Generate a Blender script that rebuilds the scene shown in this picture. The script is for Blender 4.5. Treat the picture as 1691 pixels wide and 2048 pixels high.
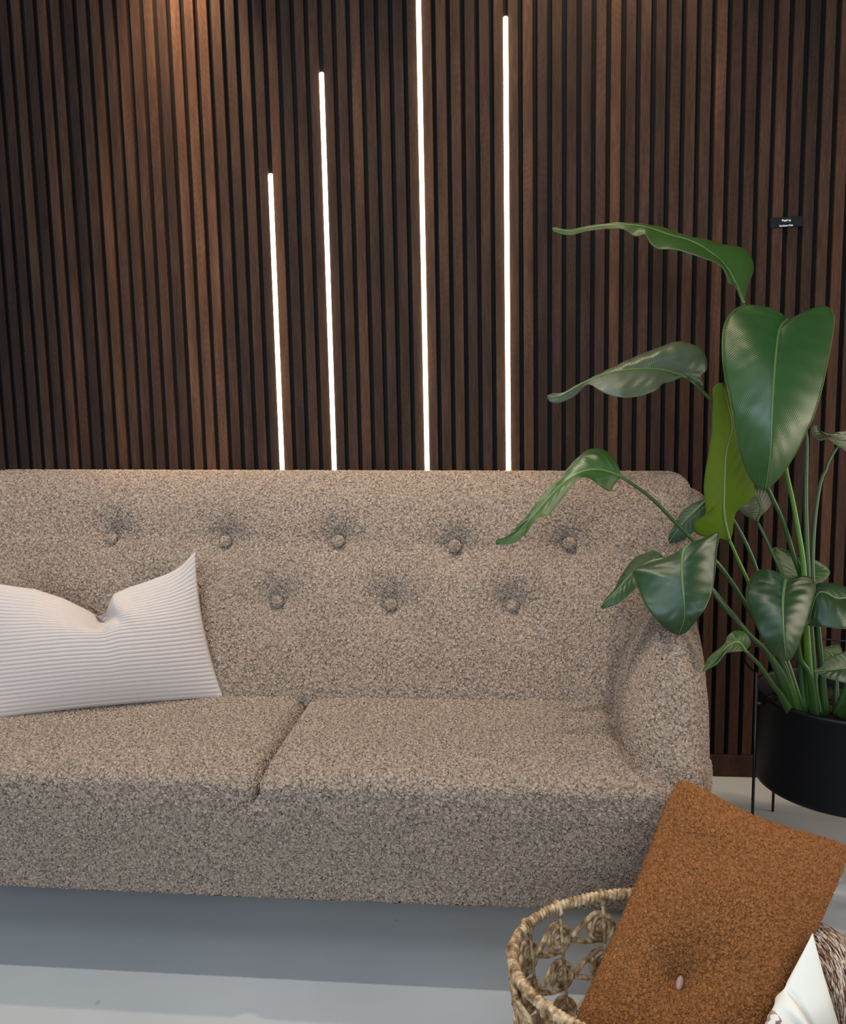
import bpy, bmesh, math, random, json
import numpy as np
from mathutils import Vector, Matrix
random.seed(7); rng = np.random.default_rng(7)
S = bpy.context.scene
COL = S.collection
for o in list(bpy.data.objects): bpy.data.objects.remove(o)

# ------------------------------------------------------------------ camera, world, lights, exposure
cam_d = bpy.data.cameras.new('camera'); cam = bpy.data.objects.new('camera', cam_d); COL.objects.link(cam)
cam_d.sensor_fit = 'VERTICAL'; cam_d.sensor_height = 24.0; cam_d.lens = 1600/2048*24.0
cr = Vector((0.99499254, 0.09807155, -0.01928241)); cu = Vector((0.00731464, 0.12095564, 0.99263096)); cf = Vector((-0.09968117, 0.98780145, -0.1196326))
m = Matrix.Identity(4)
for i in range(3): m[i][0] = cr[i]; m[i][1] = cu[i]; m[i][2] = -cf[i]
m.translation = (0, -2.36385, 1.09053)
cam.matrix_world = m; cam_d.clip_start = .05
S.camera = cam

S.view_settings.view_transform = 'Standard'; S.view_settings.look = 'None'
S.view_settings.gamma = 1; S.view_settings.use_curve_mapping = False
S.view_settings.exposure = 1.0

w = bpy.data.worlds.new('world'); S.world = w; w.use_nodes = True
w.node_tree.nodes['Background'].inputs[0].default_value = (.62, .74, .92, 1)
w.node_tree.nodes['Background'].inputs[1].default_value = .10

def lamp(name, kind, loc, aim, power, color, **kw):
    d = bpy.data.lights.new(name, kind); d.energy = power; d.color = color
    for k, v in kw.items(): setattr(d, k, v)
    o = bpy.data.objects.new(name, d); COL.objects.link(o); o.location = loc
    o.rotation_euler = (Vector(aim)-Vector(loc)).to_track_quat('-Z', 'Y').to_euler()
    return o
# cool daylight from the shop window behind the camera
lamp('window_daylight', 'AREA', (-.9, -4.6, 1.8), (-.1, 0, .7), 78, (.70, .84, 1.0), shape='RECTANGLE', size=4.4, size_y=2.2)
lamp('ceiling_panel', 'AREA', (.3, -2.6, 2.9), (.3, -2.0, 0), 8, (.84, .92, 1.0), shape='RECTANGLE', size=1.6, size_y=1.0)  # added overhead fill, gives sheen on upturned leaves and softens from above
# ceiling spots: over the seat, by the wall, and the warm wall washers
lamp('ceiling_spot', 'SPOT', (-.75, -1.05, 2.95), (-.72, -1.05, 0), 70, (1.0, .95, .88), spot_size=1.35, spot_blend=.9, shadow_soft_size=.012)
lamp('ceiling_spot', 'SPOT', (-.45, -.36, 2.95), (-.52, -.7, 0), 52, (1.0, .82, .63), spot_size=1.3, spot_blend=.95, shadow_soft_size=.03)
lamp('wall_spot', 'SPOT', (-.91, -.17, 2.90), (-.90, .0, 2.0), 120, (1.0, .68, .42), spot_size=.66, spot_blend=.9, shadow_soft_size=.03)
lamp('wall_spot', 'SPOT', (.22, -.40, 2.95), (.22, .0, 1.9), 40, (1.0, .76, .52), spot_size=1.2, spot_blend=.9, shadow_soft_size=.03)
lamp('side_room_light', 'AREA', (2.7, -.95, .85), (.72, -.30, .05), 20, (1.0, .84, .66), shape='RECTANGLE', size=1.1, size_y=1.3)  # added warm fill out of view, brightens the floor under the pot

# ------------------------------------------------------------------ node helpers
class NT:
    def __init__(s, name):
        s.m = bpy.data.materials.new(name); s.m.use_nodes = True; s.t = s.m.node_tree
        s.b = s.t.nodes['Principled BSDF']; s.out = s.t.nodes['Material Output']
    def n(s, typ, **kw):
        nd = s.t.nodes.new(typ)
        for k, v in kw.items():
            if k.startswith('_'): setattr(nd, k[1:], v)
            else:
                k2 = int(k[1:]) if k[0] == 'i' and k[1:].isdigit() else k.replace('_', ' ')
                if isinstance(v, bpy.types.NodeSocket): s.t.links.new(v, nd.inputs[k2])
                else: nd.inputs[k2].default_value = v
        return nd
    def link(s, a, b): s.t.links.new(a, b)
    def set(s, **kw):
        for k, v in kw.items():
            k = k.replace('_', ' ')
            if isinstance(v, bpy.types.NodeSocket): s.t.links.new(v, s.b.inputs[k])
            else: s.b.inputs[k].default_value = v
    def math(s, op, a, b=0.0, c=0.0, clamp=False):
        return s.n('ShaderNodeMath', _operation=op, _use_clamp=clamp, i0=a, i1=b, i2=c).outputs[0]
    def vm(s, op, a, b=(0, 0, 0)):
        return s.n('ShaderNodeVectorMath', _operation=op, i0=a, i1=b).outputs[0]
    def scale(s, a, k):
        nd = s.n('ShaderNodeVectorMath', _operation='SCALE', i0=a); nd.inputs['Scale'].default_value = k; return nd.outputs[0]
    def mixc(s, f, a, b, blend='MIX'):
        nd = s.n('ShaderNodeMix', _data_type='RGBA', _blend_type=blend)
        for k, v in ((0, f), (6, a), (7, b)):
            if isinstance(v, bpy.types.NodeSocket): s.t.links.new(v, nd.inputs[k])
            else: nd.inputs[k].default_value = v
        return nd.outputs[2]
    def ramp(s, f, stops):
        nd = s.n('ShaderNodeValToRGB', Fac=f); e = nd.color_ramp.elements
        while len(e) < len(stops): e.new(.5)
        for x, (p, c) in zip(e, stops): x.position = p; x.color = c
        return nd.outputs[0]
    def obj(s): return s.n('ShaderNodeTexCoord').outputs['Object']
    def noise(s, vec, scale, detail=2.0, rough=.5, col=False):
        nd = s.n('ShaderNodeTexNoise', Vector=vec, Scale=scale, Detail=detail, Roughness=rough)
        return nd.outputs['Color' if col else 'Fac']
    def bump(s, h, dist, strength=1.0):
        nd = s.n('ShaderNodeBump', Height=h, Distance=dist, Strength=strength); s.link(nd.outputs[0], s.b.inputs['Normal'])
    def disp(s, h, scale, mid=.5):
        nd = s.n('ShaderNodeDisplacement', Height=h, Scale=scale, Midlevel=mid)
        s.link(nd.outputs[0], s.out.inputs['Displacement']); s.m.displacement_method = 'BOTH'
def rgb(r, g, b): return (r, g, b, 1)
def plain(name, c, rough=.5, metal=0.0, spec=.5, nscale=40, amt=.12):
    t = NT(name); f = t.noise(t.obj(), nscale, 3)
    a = tuple(x*(1-amt) for x in c[:3])+(1,); b = tuple(min(1, x*(1+amt)) for x in c[:3])+(1,)
    t.set(Base_Color=t.mixc(f, a, b), Roughness=rough, Metallic=metal, Specular_IOR_Level=spec)
    return t.m

X0 = -1.4173; PITCH = .04
def mat_wood(name, slats=True, dark=1.0):
    t = NT(name); co = t.obj()
    sep = t.n('ShaderNodeSeparateXYZ', Vector=co)
    if slats:
        idx = t.math('FLOOR', t.math('DIVIDE', t.math('ADD', sep.outputs[0], -X0+.0065), PITCH))
    else: idx = t.math('ADD', 3.0, 0.0)
    wn = t.n('ShaderNodeTexWhiteNoise', _noise_dimensions='1D', W=idx)
    off = t.n('ShaderNodeCombineXYZ', X=t.math('MULTIPLY', wn.outputs[0], 37.0), Z=t.math('MULTIPLY', wn.outputs[0], 91.0)).outputs[0]
    p = t.vm('ADD', co, off)
    st = t.n('ShaderNodeMapping', Vector=p, Scale=(1, 1, .045)).outputs[0]
    st2 = t.n('ShaderNodeMapping', Vector=p, Scale=(1, 1, .12)).outputs[0]
    big = t.noise(st2, 26, 3)
    fine = t.noise(st, 330, 4, .6)
    # knots
    kn = t.n('ShaderNodeTexVoronoi', Vector=t.n('ShaderNodeMapping', Vector=p, Scale=(1, 1, .42)).outputs[0], Scale=5.5)
    kd = t.math('SMOOTH_MIN', 1.0, t.math('MULTIPLY', kn.outputs['Distance'], 9.0), .2)
    ring = t.math('SINE', t.math('ADD', t.math('MULTIPLY', kn.outputs['Distance'], 160.0), t.math('MULTIPLY', big, 30.0)))
    g = t.math('ADD', t.math('MULTIPLY', big, .5), t.math('MULTIPLY', fine, .5))
    g = t.math('ADD', g, t.math('MULTIPLY', ring, .02))
    base = t.ramp(g, [(.28, rgb(.018*dark, .0092*dark, .0056*dark)), (.5, rgb(.049*dark, .0255*dark, .0155*dark)), (.72, rgb(.098*dark, .052*dark, .030*dark))])
    tone = t.ramp(wn.outputs[0], [(0, rgb(.52, .52, .56)), (.3, rgb(.70, .67, .66)), (.6, rgb(.95, .90, .85)), (.85, rgb(1.2, 1.05, .92)), (1, rgb(1.5, 1.25, 1.0))])
    c = t.mixc(1.0, base, tone, 'MULTIPLY')
    if slats:   # three paler, redder boards next to a run of darker ones
        pale = t.math('MULTIPLY', t.math('GREATER_THAN', idx, 11.5), t.math('LESS_THAN', idx, 14.5)); dk = t.math('MULTIPLY', t.math('GREATER_THAN', idx, 14.5), t.math('LESS_THAN', idx, 18.5))
        c = t.mixc(t.math('MULTIPLY', pale, .8), c, t.mixc(1.0, base, rgb(2.0, 1.75, 1.5), 'MULTIPLY'))
        c = t.mixc(t.math('MULTIPLY', dk, .7), c, t.mixc(1.0, base, rgb(.62, .62, .64), 'MULTIPLY'))
    c = t.mixc(t.math('MULTIPLY', t.math('SUBTRACT', 1.0, kd, clamp=True), .75), c, rgb(.012, .008, .006))
    t.set(Base_Color=c, Roughness=.66, Specular_IOR_Level=.12)
    t.bump(fine, .0006, .5)
    return t.m
M_WOOD = mat_wood('smoked_oak_slats')
M_BASE = mat_wood('dark_oak_trim', False, .55)
def mat_felt():
    t = NT('black_felt'); f = t.noise(t.obj(), 420, 3)
    t.set(Base_Color=t.mixc(f, rgb(.003, .003, .003), rgb(.014, .0135, .013)), Roughness=.95, Specular_IOR_Level=.1); t.bump(f, .001, .6); return t.m
M_FELT = mat_felt()
def mat_floor():
    t = NT('polished_concrete'); co = t.obj()
    a = t.noise(co, 2.2, 5, .6); b = t.noise(co, 160, 3); v = t.n('ShaderNodeTexVoronoi', Vector=t.vm('ADD', co, t.scale(t.noise(co, 9, 2, col=True), .12)), Scale=6.5)
    spot = t.math('GREATER_THAN', .085, t.math('ADD', v.outputs['Distance'], t.math('MULTIPLY', t.noise(co, 30, 2), .07)))
    c = t.mixc(a, rgb(.325, .335, .335), rgb(.455, .46, .45))
    c = t.mixc(t.math('MULTIPLY', b, .16), c, rgb(.30, .30, .30))
    c = t.mixc(t.math('MULTIPLY', spot, .40), c, rgb(.20, .20, .20))
    t.set(Base_Color=c, Roughness=t.math('ADD', .34, t.math('MULTIPLY', a, .2)), Specular_IOR_Level=.35); t.bump(b, .0004, .35); return t.m
M_FLOOR = mat_floor()
def mat_curl(name, crease_shade, c1, c2, sc, amp, stretch=(1, 1, 1)):
    """looped wool: irregular curls parted by thin broken creases down to a darker ground cloth, truly displaced"""
    t = NT(name); co = t.n('ShaderNodeMapping', Vector=t.obj(), Scale=stretch).outputs[0]
    n1 = t.scale(t.vm('SUBTRACT', t.noise(co, sc*.9, 2, col=True), (.5, .5, .5)), 2.3/sc)
    n2 = t.scale(t.vm('SUBTRACT', t.noise(co, sc*.16, 1, col=True), (.5, .5, .5)), 1.0/sc)
    p = t.vm('ADD', t.vm('ADD', co, n1), n2)
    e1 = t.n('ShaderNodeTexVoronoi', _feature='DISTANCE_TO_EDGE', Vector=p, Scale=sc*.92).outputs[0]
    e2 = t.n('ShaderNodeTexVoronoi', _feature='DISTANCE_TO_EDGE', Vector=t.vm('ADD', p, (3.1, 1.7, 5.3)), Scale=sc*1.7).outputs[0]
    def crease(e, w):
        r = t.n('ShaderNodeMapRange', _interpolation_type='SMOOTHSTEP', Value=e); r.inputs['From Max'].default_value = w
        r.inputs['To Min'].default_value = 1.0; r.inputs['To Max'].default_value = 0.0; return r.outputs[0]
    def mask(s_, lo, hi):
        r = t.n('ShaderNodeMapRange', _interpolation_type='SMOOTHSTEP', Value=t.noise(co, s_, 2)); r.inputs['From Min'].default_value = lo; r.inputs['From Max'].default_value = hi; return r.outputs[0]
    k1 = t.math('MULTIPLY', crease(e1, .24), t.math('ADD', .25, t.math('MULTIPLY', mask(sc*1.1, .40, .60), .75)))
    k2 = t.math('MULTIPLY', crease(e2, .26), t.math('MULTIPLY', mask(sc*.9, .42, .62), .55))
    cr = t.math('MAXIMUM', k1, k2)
    puff = t.math('MULTIPLY', t.math('POWER', t.math('MINIMUM', e1, .4), .6), .50)
    f = t.noise(co, sc*4, 2)
    hh = t.math('ADD', t.math('SUBTRACT', t.math('ADD', .62, puff), t.math('MULTIPLY', cr, .62)), t.math('MULTIPLY', f, .10))
    tone = t.noise(co, sc*.9, 3)
    c = t.mixc(t.math('MULTIPLY', t.math('POWER', cr, 1.9), .78), t.mixc(tone, c1, c2), crease_shade)  # crease shade mixed into the base colour
    t.set(Base_Color=c, Roughness=.95, Specular_IOR_Level=.12)
    t.disp(hh, amp, .7); return t.m
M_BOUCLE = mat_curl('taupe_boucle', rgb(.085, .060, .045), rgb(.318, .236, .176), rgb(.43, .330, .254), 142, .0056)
M_SHERPA = mat_curl('rust_sherpa', rgb(.16, .060, .018), rgb(.265, .104, .034), rgb(.305, .124, .041), 185, .0040)
M_SHERPA_BACK = plain('olive_brown_cotton', (.115, .075, .04), .85, nscale=200)
M_CORD = plain('cream_corduroy', (.46, .385, .34), .85, spec=.15, nscale=260, amt=.07)
M_BUTTON = plain('pink_brown_button', (.36, .19, .15), .5)
M_BLACK = plain('black_powder_coat', (.0014, .0020, .0036), .48, spec=.28)
M_BLACKROD = plain('black_steel_rod', (.003, .003, .0035), .4)
M_SIGN = plain('black_sign_card', (.004, .0045, .005), .6, spec=.2)
M_INK = plain('white_ink', (.85, .86, .88), .6, amt=.02)
M_LEG = plain('dark_stained_leg', (.05, .03, .02), .4)
def mat_soil():
    t = NT('potting_soil'); f = t.noise(t.obj(), 90, 5, .7); t.set(Base_Color=t.ramp(f, [(.3, rgb(.008, .006, .005)), (.7, rgb(.09, .045, .025))]), Roughness=.95); t.bump(f, .01); return t.m
M_SOIL = mat_soil()
def mat_led():
    t = NT('lit_diffuser'); t.set(Base_Color=rgb(1, 1, 1), Emission_Color=rgb(1.0, .90, .64), Emission_Strength=7.0); return t.m
M_LED = mat_led()
def mat_leaf(name, c1, c2, trans, rough=.28, spec=.6):
    t = NT(name); uv = t.n('ShaderNodeTexCoord').outputs['UV']; sp = t.n('ShaderNodeSeparateXYZ', Vector=uv)
    u, v = sp.outputs[0], sp.outputs[1]                 # u along, v across (0..1, .5 = midrib)
    a = t.math('ABSOLUTE', t.math('SUBTRACT', v, .5))
    ph = t.math('ADD', t.math('MULTIPLY', u, 520.0), t.math('MULTIPLY', a, -330.0))
    fine = t.math('SINE', ph); co = t.math('SINE', t.math('MULTIPLY', ph, .13))
    n = t.noise(t.obj(), 14, 3)
    c = t.mixc(n, c1, c2)
    edge = t.math('GREATER_THAN', a, .487)
    c = t.mixc(t.math('MULTIPLY', edge, .55), c, rgb(.16, .19, .06))
    c = t.mixc(t.math('MULTIPLY', t.math('ADD', fine, 1.0), .07), c, rgb(.05, .11, .02))
    t.set(Base_Color=c, Roughness=t.math('ADD', rough, t.math('MULTIPLY', n, .14)), Specular_IOR_Level=spec)
    t.bump(t.math('ADD', t.math('MULTIPLY', fine, .25), t.math('MULTIPLY', co, .45)), .0009, .5)
    tr = t.n('ShaderNodeBsdfTranslucent', Color=t.mixc(.5, c, rgb(.14, .26, .01)))
    mx = t.n('ShaderNodeMixShader', Fac=trans); t.link(t.b.outputs[0], mx.inputs[1]); t.link(tr.outputs[0], mx.inputs[2])
    t.link(mx.outputs[0], t.out.inputs[0]); return t.m
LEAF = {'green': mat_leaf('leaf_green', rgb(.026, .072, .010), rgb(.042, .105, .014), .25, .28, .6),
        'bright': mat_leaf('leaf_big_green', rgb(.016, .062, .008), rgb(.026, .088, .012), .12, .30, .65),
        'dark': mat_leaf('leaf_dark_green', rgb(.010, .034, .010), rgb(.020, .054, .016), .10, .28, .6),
        'silver': mat_leaf('leaf_grey_green', rgb(.045, .062, .030), rgb(.075, .092, .048), .15, .26, .75),
        'lime': mat_leaf('leaf_lime', rgb(.105, .175, .004), rgb(.14, .225, .005), .5, .5, .2)}  # light from behind this leaf is put into its brighter yellow-green colour
M_RIB = plain('leaf_midrib', (.08, .14, .03), .4)
M_STEM = plain('leaf_stalk', (.024, .062, .012), .38)
M_STEM_L = plain('leaf_stalk_bright', (.06, .15, .012), .38)
def mat_straw():
    t = NT('water_hyacinth'); co = t.obj(); f = t.noise(co, 80, 4); g = t.noise(t.n('ShaderNodeMapping', Vector=co, Scale=(1, 1, .3)).outputs[0], 500, 3)
    c = t.ramp(f, [(.34, rgb(.11, .058, .022)), (.5, rgb(.36, .235, .115)), (.66, rgb(.66, .50, .31))])
    c = t.mixc(t.math('MULTIPLY', g, .45), c, rgb(.20, .11, .05))
    t.set(Base_Color=c, Roughness=.6, Specular_IOR_Level=.3); t.bump(g, .001, .6); return t.m
M_STRAW = mat_straw()
M_WIRE = plain('brown_basket_wire', (.06, .035, .02), .5)
def mat_cream():
    t = NT('cream_printed_linen'); uv = t.n('ShaderNodeTexCoord').outputs['UV']; sp = t.n('ShaderNodeSeparateXYZ', Vector=uv)
    co = t.obj(); n = t.noise(co, 26, 4, .6); we = t.noise(co, 900, 2)
    blot = t.math('GREATER_THAN', n, .52); low = t.math('LESS_THAN', t.math('ADD', sp.outputs[1], t.math('MULTIPLY', n, .10)), .58)
    c = t.mixc(t.math('MULTIPLY', blot, low), rgb(.76, .72, .62), t.ramp(t.noise(co, 90, 2), [(.4, rgb(.10, .06, .06)), (.6, rgb(.42, .26, .20))]))
    t.set(Base_Color=c, Roughness=.85, Specular_IOR_Level=.15); t.bump(we, .0006, .4); return t.m
M_CREAM = mat_cream()
def mat_knit():
    t = NT('brown_cream_melange_knit'); uv = t.n('ShaderNodeTexCoord').outputs['UV']
    mp = t.n('ShaderNodeMapping', Vector=uv, Scale=(30, 110, 1)).outputs[0]
    d = t.vm('ADD', mp, t.scale(t.noise(mp, .7, 2, col=True), 1.6))
    n = t.noise(d, .9, 3, .65)
    c = t.ramp(n, [(.40, rgb(.045, .022, .018)), (.47, rgb(.17, .085, .05)), (.52, rgb(.34, .20, .12)), (.56, rgb(.62, .52, .42))])
    t.set(Base_Color=c, Roughness=.9, Specular_IOR_Level=.1)
    t.bump(n, .006, .8); return t.m
M_KNIT = mat_knit()

# ------------------------------------------------------------------ mesh helpers
def mesh_np(name, V, F, mat, parent=None, smooth=True, uv=None):
    V = np.asarray(V, np.float32); F = np.asarray(F, np.int32)
    me = bpy.data.meshes.new(name); k = F.shape[1]
    me.vertices.add(len(V)); me.vertices.foreach_set('co', V.ravel())
    me.loops.add(F.size); me.loops.foreach_set('vertex_index', F.ravel())
    me.polygons.add(len(F)); me.polygons.foreach_set('loop_start', np.arange(0, F.size, k, dtype=np.int32))
    try: me.polygons.foreach_set('loop_total', np.full(len(F), k, np.int32))
    except Exception: pass
    me.polygons.foreach_set('use_smooth', np.full(len(F), smooth))
    if uv is not None:
        l = me.uv_layers.new(name='UVMap'); l.data.foreach_set('uv', np.asarray(uv, np.float32)[F.ravel()].ravel())
    me.update(calc_edges=True); me.validate()
    for mm in (mat if isinstance(mat, (list, tuple)) else [mat]): me.materials.append(mm)
    o = bpy.data.objects.new(name, me); COL.objects.link(o)
    if parent: o.parent = parent
    return o
def bm_obj(name, bm, mat, parent=None, smooth=False):
    me = bpy.data.meshes.new(name); bm.normal_update(); bm.to_mesh(me); bm.free()
    for mm in (mat if isinstance(mat, (list, tuple)) else [mat]): me.materials.append(mm)
    if smooth: me.polygons.foreach_set('use_smooth', np.full(len(me.polygons), True))
    o = bpy.data.objects.new(name, me); COL.objects.link(o)
    if parent: o.parent = parent
    return o
def tag(o, label, cat, group=None):
    o['label'] = label; o['category'] = cat
    if group: o['group'] = group
    return o
def empty(name, loc, label, cat, group=None):
    o = bpy.data.objects.new(name, None); COL.objects.link(o); o.location = loc; o.empty_display_size = .1
    return tag(o, label, cat, group)
def put(child, parent):
    child.parent = parent; child.matrix_parent_inverse = Matrix.Translation(-parent.location) if parent.type == 'EMPTY' else Matrix.Identity(4)
def box(bm, a, b, mi=0, bev=0):
    r = bmesh.ops.create_cube(bm, size=1.0)
    for v in r['verts']: v.co = Vector([(a[i]+b[i])/2+v.co[i]*(b[i]-a[i]) for i in range(3)])
    fs = set(f for v in r['verts'] for f in v.link_faces)
    for f in fs: f.material_index = mi
    if bev:
        es = list(set(e for v in r['verts'] for e in v.link_edges))
        bmesh.ops.bevel(bm, geom=es, offset=bev, segments=1, affect='EDGES', clamp_overlap=True)
def catmull(P, n):
    P = np.asarray(P, float)
    if len(P) == 2: t = np.linspace(0, 1, n)[:, None]; return P[0]*(1-t)+P[1]*t
    s = np.r_[0, np.cumsum(np.linalg.norm(np.diff(P, axis=0), axis=1))]; s = s/s[-1]
    Q = np.vstack([2*P[0]-P[1], P, 2*P[-1]-P[-2]]); out = []
    for t in np.linspace(0, 1, n):
        i = min(np.searchsorted(s, t, side='right')-1, len(P)-2); i = max(i, 0)
        u = (t-s[i])/max(s[i+1]-s[i], 1e-9); p0, p1, p2, p3 = Q[i], Q[i+1], Q[i+2], Q[i+3]
        out.append(.5*((2*p1)+(-p0+p2)*u+(2*p0-5*p1+4*p2-p3)*u*u+(-p0+3*p1-3*p2+p3)*u**3))
    return np.array(out)
def tube_np(P, rad, k=10, closed=False, rfun=None):
    """tube along polyline; rfun(i, angle) multiplies the radius"""
    P = np.asarray(P, float); n = len(P); rad = np.broadcast_to(np.asarray(rad, float), (n,))
    T = np.gradient(P, axis=0) if not closed else np.roll(P, -1, 0)-np.roll(P, 1, 0)
    T /= np.maximum(np.linalg.norm(T, axis=1, keepdims=True), 1e-9)
    up = np.array([0, 0, 1.]) if abs(T[0][2]) < .9 else np.array([0, 1., 0])
    N = np.cross(T[0], up); N /= np.linalg.norm(N); V = []
    a = np.linspace(0, 2*np.pi, k, endpoint=False)
    for i in range(n):
        N = N-T[i]*np.dot(N, T[i]); N /= np.linalg.norm(N); B = np.cross(T[i], N)
        rr = rad[i]*(rfun(i, a) if rfun else 1.0)
        V.append(P[i]+(np.cos(a)*rr)[:, None]*N+(np.sin(a)*rr)[:, None]*B)
    V = np.concatenate(V); F = []
    for i in range(n if closed else n-1):
        j = (i+1) % n
        for q in range(k): F.append((i*k+q, i*k+(q+1) % k, j*k+(q+1) % k, j*k+q))
    if not closed:
        V = np.vstack([V, P[0], P[-1]]); c0 = n*k; c1 = c0+1
        for q in range(k):
            F.append((c0, c0, (q+1) % k, q)[1:] + (q,)) if False else None
        for q in range(0, k, 2):
            F.append((c0, (q+2) % k, (q+1) % k, q)); e = (n-1)*k
            F.append((c1, e+q, e+(q+1) % k, e+(q+2) % k))
    return V, np.array(F)
def join(parts):
    V = []; F = []; o = 0
    for v, f in parts: V.append(v); F.append(np.asarray(f)+o); o += len(v)
    return np.vstack(V), np.vstack(F)
def lathe(prof, c, n=64):
    a = np.linspace(0, 2*np.pi, n, endpoint=False); V = []
    for r, z in prof: V.append(np.stack([c[0]+r*np.cos(a), c[1]+r*np.sin(a), np.full(n, z)], 1))
    F = []
    for i in range(len(prof)-1):
        for q in range(n): F.append((i*n+q, i*n+(q+1) % n, (i+1)*n+(q+1) % n, (i+1)*n+q))
    return np.vstack(V), np.array(F)
def rbox(c, h, r, res, plan_r=0, hide=()):
    """dense rounded box; res = grid spacing; plan_r = corner radius seen from above"""
    c = np.array(c, float); h = np.array(h, float); V = []; F = []; off = 0
    for ax in range(3):
        for sg in (-1, 1):
            u, v = [(1, 2), (2, 0), (0, 1)][ax]; rs = res*(4 if (ax, sg) in hide else 1)
            nu = max(4, int(2*h[u]/rs)); nv = max(4, int(2*h[v]/rs))
            A, B = np.meshgrid(np.linspace(-h[u], h[u], nu+1), np.linspace(-h[v], h[v], nv+1), indexing='ij')
            P = np.zeros((A.size, 3)); P[:, u] = A.ravel(); P[:, v] = B.ravel(); P[:, ax] = sg*h[ax]
            i = np.arange(nu)[:, None]*(nv+1)+np.arange(nv)[None]; i = i.ravel()
            f = np.stack([i, i+nv+1, i+nv+2, i+1], 1)
            if sg < 0: f = f[:, ::-1]
            V.append(P); F.append(f+off); off += len(P)
    V = np.vstack(V); F = np.vstack(F)
    inner = np.clip(V, -(h-r), h-r); d = V-inner; L = np.linalg.norm(d, axis=1, keepdims=True); mx = np.abs(d).max(1, keepdims=True)
    V = inner+np.where(L > 1e-9, d/np.maximum(L, 1e-9)*mx, 0)
    if plan_r:
        xy = V[:, :2]; inn = np.clip(xy, -(h[:2]-plan_r), h[:2]-plan_r); d = xy-inn
        L = np.linalg.norm(d, axis=1, keepdims=True); mx = np.abs(d).max(1, keepdims=True)
        V[:, :2] = inn+np.where(L > 1e-9, d*mx/np.maximum(L, 1e-9), 0)
    key = np.round(V, 5); _, idx, inv = np.unique(key, axis=0, return_index=True, return_inverse=True)
    inv = inv.ravel(); V = V[idx]; F = inv[F]
    ok = np.array([len(set(f)) == 4 for f in F]) if len(F) < 5000 else ((F[:, 0] != F[:, 1]) & (F[:, 1] != F[:, 2]) & (F[:, 2] != F[:, 3]) & (F[:, 3] != F[:, 0]))
    return V+c, F[ok]
def sstep(a, b, x): t = np.clip((x-a)/(b-a), 0, 1); return t*t*(3-2*t)

# ------------------------------------------------------------------ the room
bm = bmesh.new(); box(bm, (-4, -6, -.05), (4, .10, 0)); fl = bm_obj('floor', bm, M_FLOOR); fl['kind'] = 'structure'
bm = bmesh.new()
box(bm, (-3.0, .012, 0), (2.6, .09, 3.0), 1)
i0, i1 = -38, 98
for i in range(i0, i1):
    x = X0+PITCH*i; box(bm, (x, 0, .066), (x+.0272, .0125, 2.98), 0, .0011)
wl = bm_obj('wall_back', bm, [M_WOOD, M_FELT]); wl['kind'] = 'structure'
bm = bmesh.new(); box(bm, (-3.0, -.006, 0), (2.6, .0122, .066), 0, .0015)
bb = bm_obj('baseboard_back', bm, M_BASE); bb['kind'] = 'structure'

# ------------------------------------------------------------------ LED strips in the slat gaps
def strip(i, z1, label):
    xc = X0+PITCH*i-.0064; n = 9; a = np.linspace(0, np.pi, n)
    prof = np.stack([xc-.0066*np.cos(a), .0008-.0068*np.sin(a)], 1); prof = np.vstack([[xc-.0062, .0118], prof, [xc+.0062, .0118]])
    zs = [.067, z1-.004, z1]; V = []; k = len(prof)
    for j, z in enumerate(zs):
        s = .82 if j == 2 else 1; V.append(np.c_[xc+(prof[:, 0]-xc)*s, .0118+(prof[:, 1]-.0118)*s, np.full(k, z)])
    V = np.vstack(V); F = [(j*k+q, j*k+(q+1) % k, (j+1)*k+(q+1) % k, (j+1)*k+q) for j in range(2) for q in range(k)]
    b = bmesh.new(); vs = [b.verts.new(v) for v in V]
    for f in F: b.faces.new([vs[q] for q in f])
    b.faces.new(vs[:k][::-1]); b.faces.new(vs[2*k:]); bmesh.ops.recalc_face_normals(b, faces=b.faces)
    tag(bm_obj('light_strip', b, M_LED, smooth=False), label, 'light strip', 'lit vertical strips set between the slats')
strip(19, 1.794, 'shortest of the glowing white vertical light strips on the slatted wall')
strip(23, 2.062, 'second shortest glowing light strip, ending well below the picture top on the slatted wall')
strip(30, 2.62, 'tallest glowing light strip, running on past the top of the picture')
strip(36, 2.177, 'second tallest glowing light strip, nearest the plant on the slatted wall')

# ------------------------------------------------------------------ sign on the slats
sg = empty('wall_sign', (.778, 0, 1.598), 'small black sign with two lines of white lettering on the wooden slats', 'sign')
bm = bmesh.new(); box(bm, (.735, -.0045, 1.584), (.821, -.0003, 1.6115), 0, .0008); put(bm_obj('plate', bm, M_SIGN), sg)
for txt, dx, z, sz in (('Flagel Lg', -.001, 1.6025, .0068), ('Sarabent-Oak', -.001, 1.5885, .0064)):
    cu_ = bpy.data.curves.new('lettering', 'FONT'); cu_.body = txt; cu_.size = sz; cu_.align_x = 'CENTER'; cu_.align_y = 'CENTER'; cu_.extrude = .0001; cu_.offset = .00012
    tmp = bpy.data.objects.new('tmp', cu_); me = bpy.data.meshes.new_from_object(tmp); bpy.data.objects.remove(tmp); me.materials.clear(); me.materials.append(M_INK)
    o = bpy.data.objects.new('lettering', me); COL.objects.link(o)
    o.location = Vector((.778+dx, -.0047, z))-sg.location; o.rotation_euler = (math.pi/2, 0, 0); o.parent = sg; o['label'] = 'white lettering'
sg.rotation_euler = (0, math.radians(-1.0), 0)

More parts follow.
